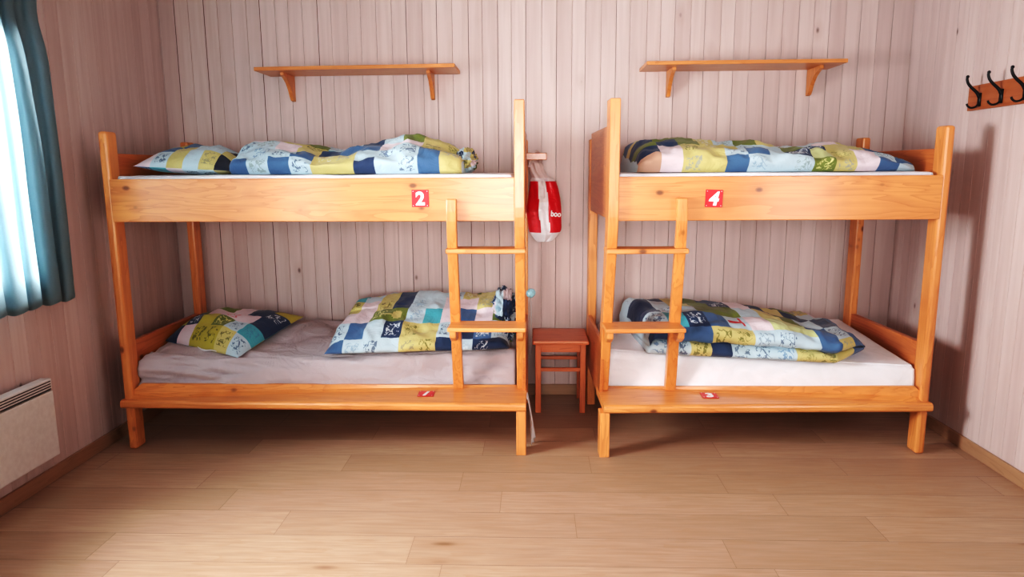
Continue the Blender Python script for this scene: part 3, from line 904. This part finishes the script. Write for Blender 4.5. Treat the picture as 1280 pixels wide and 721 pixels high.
shelf(0.665, 1.838, 2.128, 'wooden wall shelf high above the shorter right bunk bed', (0.846, 1.725), (4.30, 4.30), tilt=-0.002)

# ------------------------------------------------------------------ coat rack
def coat_rack():
    root = empty('coat_rack', (XR, 3.925, 1.88), 0, 'reddish wooden coat rack with black iron hooks on the right wall', 'coat rack')
    boxo('backboard', (-0.020, -0.001, -1.05, 0, -0.064, 0.064), RACK_Y, root, 0.003)
    for k in range(6):
        y = -0.105 - k * 0.172
        bm = bmesh.new()
        box(bm, -0.027, -0.020, y - 0.011, y + 0.011, -0.048, 0.020)
        up = catmull([(-0.026, y, 0.0), (-0.040, y, 0.022), (-0.068, y, 0.046), (-0.088, y, 0.068), (-0.096, y, 0.090), (-0.094, y, 0.100)], 4)
        tube(bm, up, 0.0068, 8, [1.25 - 0.35 * i / (len(up) - 1) for i in range(len(up))])
        lo = catmull([(-0.026, y, -0.036), (-0.040, y, -0.050), (-0.062, y, -0.055), (-0.080, y, -0.046), (-0.086, y, -0.034)], 4)
        tube(bm, lo, 0.0052, 8)
        bmesh.ops.create_icosphere(bm, subdivisions=2, radius=0.0085, matrix=Matrix.Translation((-0.094, y, 0.102)))
        finish('coat_hook', bm, BLACK, root, smooth=True)
coat_rack()

# ------------------------------------------------------------------ stool
def stool():
    root = empty('stool', (-0.012, 4.20, 0), 0, 'small reddish-brown wooden stool in the gap between the two beds', 'stool')
    W, Dp, zt = 0.352, 0.365, 0.472
    boxo('seat', (0, W, 0, Dp, zt - 0.026, zt), STOOL_X, root, 0.008, seg=3)
    for x in (0.018, W - 0.055):
        for y in (0.022, Dp - 0.055):
            boxo('leg', (x, x + 0.036, y, y + 0.036, 0, zt - 0.026), STOOL_Z, root, 0.003)
    for y in (0.028, Dp - 0.05):
        boxo('apron', (0.050, W - 0.052, y, y + 0.02, zt - 0.078, zt - 0.026), STOOL_X, root, 0.002)
        boxo('stretcher', (0.050, W - 0.052, y + 0.002, y + 0.02, 0.268, 0.292), STOOL_X, root, 0.003)
    for x in (0.024, W - 0.047):
        boxo('apron', (x, x + 0.02, 0.056, Dp - 0.055, zt - 0.078, zt - 0.026), STOOL_Z, root, 0.002)
        boxo('stretcher', (x + 0.004, x + 0.022, 0.056, Dp - 0.055, 0.20, 0.225), STOOL_Z, root, 0.003)
stool()

# ------------------------------------------------------------------ shopping bag on the peg
def bag():
    root = empty('shopping_bag', (-0.052, 4.395, 1.07), 0, 'white plastic shopping bag with red panels hanging between the beds', 'bag')
    t = NT('bag_plastic')
    at = t.add('ShaderNodeAttribute'); at.attribute_name = 'print'
    t.c(at.outputs['Color'], t.b.inputs['Base Color']); t.b.inputs['Roughness'].default_value = 0.38
    ob = t.coords((1, 1, 1)); nz = t.add('ShaderNodeTexNoise', Scale=22.0, Detail=4.0, Distortion=1.0); t.c(ob, nz.inputs['Vector']); t.bump(nz.outputs['Fac'], 0.6, 0.012)
    # outline left/right as function of height (local x, z)
    S = 0.00496
    def cv(u): return (u - 657.5) * S
    rows_ = [(0.490, 661, 677), (0.470, 660.5, 679.5), (0.435, 662, 681), (0.405, 665, 686), (0.385, 663, 693), (0.35, 662, 697), (0.27, 660, 700.5), (0.20, 658, 702), (0.14, 659.5, 702), (0.08, 661, 702), (0.045, 664, 698), (0.012, 669, 692), (0.0, 672, 687)]
    R_ = catmull(rows_, 4)
    bm = bmesh.new(); pl = bm.loops.layers.float_color.new('print')
    NU = 32; front = []; back = []
    wh = s2l((226, 222, 226)); rd = s2l((200, 22, 40)); pk = s2l((206, 184, 180))
    for z, l, r in R_:
        f_, b_ = [], []
        for i in range(NU + 1):
            u = i / NU; x = cv(l + (r - l) * u)
            bul = math.sin(PI * u) ** 0.6 * (0.055 if z < 0.38 else 0.026) * (min(1, z / 0.06 + .15))
            wv = 0.008 * fbm(u * 5, z * 9, 1.7) + 0.004 * math.sin(u * 20 + z * 18)
            f_.append((x, -bul + wv * math.sin(PI * u), z)); b_.append((x, bul * 0.5 + 0.002, z))
        front.append(f_); back.append(b_)
    def skin(G, isf):
        V = [[bm.verts.new(p) for p in r] for r in G]
        for j in range(len(V) - 1):
            for i in range(NU):
                f = bm.faces.new((V[j][i], V[j][i + 1], V[j + 1][i + 1], V[j + 1][i]))
                u = (i + .5) / NU; z = (G[j][i][2] + G[j + 1][i][2]) / 2
                c = wh
                if z > 0.40: c = pk
                elif z > 0.065 and z < 0.375 and (u < 0.30 + (0.375 - z) * 0.25 or u > 0.60 + (0.375 - z) * 0.16): c = rd
                elif z > 0.25: c = tuple(a * .5 + b * .5 for a, b in zip(pk, wh))
                for lp in f.loops: lp[pl] = (*c, 1)
    skin(front, True); skin(back, False)
    bmesh.ops.remove_doubles(bm, verts=bm.verts, dist=0.0008)
    finish('bag_body', bm, t.m, root, smooth=True)
    # handle looped over the peg
    bm = bmesh.new(); pl = bm.loops.layers.float_color.new('print')
    lp_ = catmull([(0.018, -0.012, 0.47), (0.030, -0.020, 0.515), (0.055, 0.0, 0.558), (0.072, 0.030, 0.556), (0.085, 0.030, 0.50), (0.085, 0.006, 0.455)], 6)
    tube(bm, lp_, 0.010, 8)
    for f in bm.faces:
        for q in f.loops: q[pl] = (*pk, 1)
    finish('bag_handle', bm, t.m, root, smooth=True)
    # white lettering on the right red panel
    me = text_mesh('boo', 0.050, 0.0016, 0.0004)
    n = D.objects.new('bag_lettering', me); link(n, root)
    n.matrix_local = Matrix.Translation((0.186, -0.068, 0.180)) @ Matrix.Rotation(0.62, 4, 'Z') @ Matrix.Rotation(0.1, 4, 'Y') @ Matrix.Rotation(PI / 2, 4, 'X')
bag()

# ------------------------------------------------------------------ small pale blue ball on a clear stick
root = empty('ball_wand', (-0.020, 3.90, 0.47), 0, 'small pale blue glassy ball on a thin clear stick behind the ladder post', 'ornament')
bl = NT('pale_blue_glass'); bl.b.inputs['Base Color'].default_value = (0.38, 0.66, 0.74, 1); bl.b.inputs['Roughness'].default_value = 0.12
bl.b.inputs['Transmission Weight'].default_value = 0.35; bl.b.inputs['Coat Weight'].default_value = 0.6
bm = bmesh.new(); bmesh.ops.create_icosphere(bm, subdivisions=4, radius=0.027, matrix=Matrix.Translation((0, 0, 0.357)))
for v in bm.verts:
    d = (v.co - Vector((0, 0, 0.357))); v.co += d * 0.07 * math.sin(d.x * 260) * math.sin(d.z * 240)
finish('ball', bm, bl.m, root, smooth=True)
bm = bmesh.new(); tube(bm, [(0, 0, 0.335), (0.003, 0, 0.2), (0, 0, 0.0)], 0.0022, 8)
cl = NT('clear_plastic'); cl.b.inputs['Base Color'].default_value = (0.75, 0.70, 0.68, 1); cl.b.inputs['Roughness'].default_value = 0.2; cl.b.inputs['Transmission Weight'].default_value = 0.6
finish('stick', bm, cl.m, root, smooth=True)

# ------------------------------------------------------------------ light
def area(name, loc, target, sx, sy, power, col, spread=PI):
    l = D.lights.new(name, 'AREA'); l.shape = 'RECTANGLE'; l.size = sx; l.size_y = sy; l.energy = power; l.color = col; l.spread = spread
    o = D.objects.new(name, l); COL.objects.link(o); o.location = loc
    o.rotation_euler = (Vector(target) - Vector(loc)).to_track_quat('-Z', 'Y').to_euler()
    return o
area('window_light_left', (XL + 0.10, 0.75, 1.28), (0.3, 3.9, 1.25), 0.8, 0.8, 11.5, (0.94, 0.97, 1.0), 2.0)
area('window_light_right', (XR - 0.10, 1.75, 1.28), (0.2, 4.2, 1.2), 0.8, 0.8, 11.5, (1.0, 0.98, 0.98), 2.2)
area('added_rear_light', (0.05, -1.5, 1.55), (0.03, 4.6, 1.75), 2.0, 1.5, 24, (1.0, 0.98, 0.955), 0.98)  # added lamp behind the camera, no door; narrow beam brightens the middle
area('daylight_outside_window', (XL - 0.9, 2.4, 1.75), (XL, 2.75, 1.55), 1.9, 1.5, 900, (0.95, 0.98, 1.0))

w = D.worlds.new('world'); bpy.context.scene.world = w; w.use_nodes = True
bg = w.node_tree.nodes['Background']; bg.inputs[0].default_value = (0.86, 0.90, 1.0, 1); bg.inputs[1].default_value = 0.12
sc = bpy.context.scene
sc.view_settings.view_transform = 'Standard'
sc.view_settings.look = 'None'
sc.view_settings.exposure = -0.17

vs = sc.view_settings
vs.use_curve_mapping = True
cm_ = vs.curve_mapping
cv_ = cm_.curves[3]
cv_.points[0].location = (0.0, 0.0); cv_.points[-1].location = (1.0, 1.0)
cv_.points.new(0.08, 0.038); cv_.points.new(0.30, 0.30); cv_.points.new(0.65, 0.71)
cm_.update()
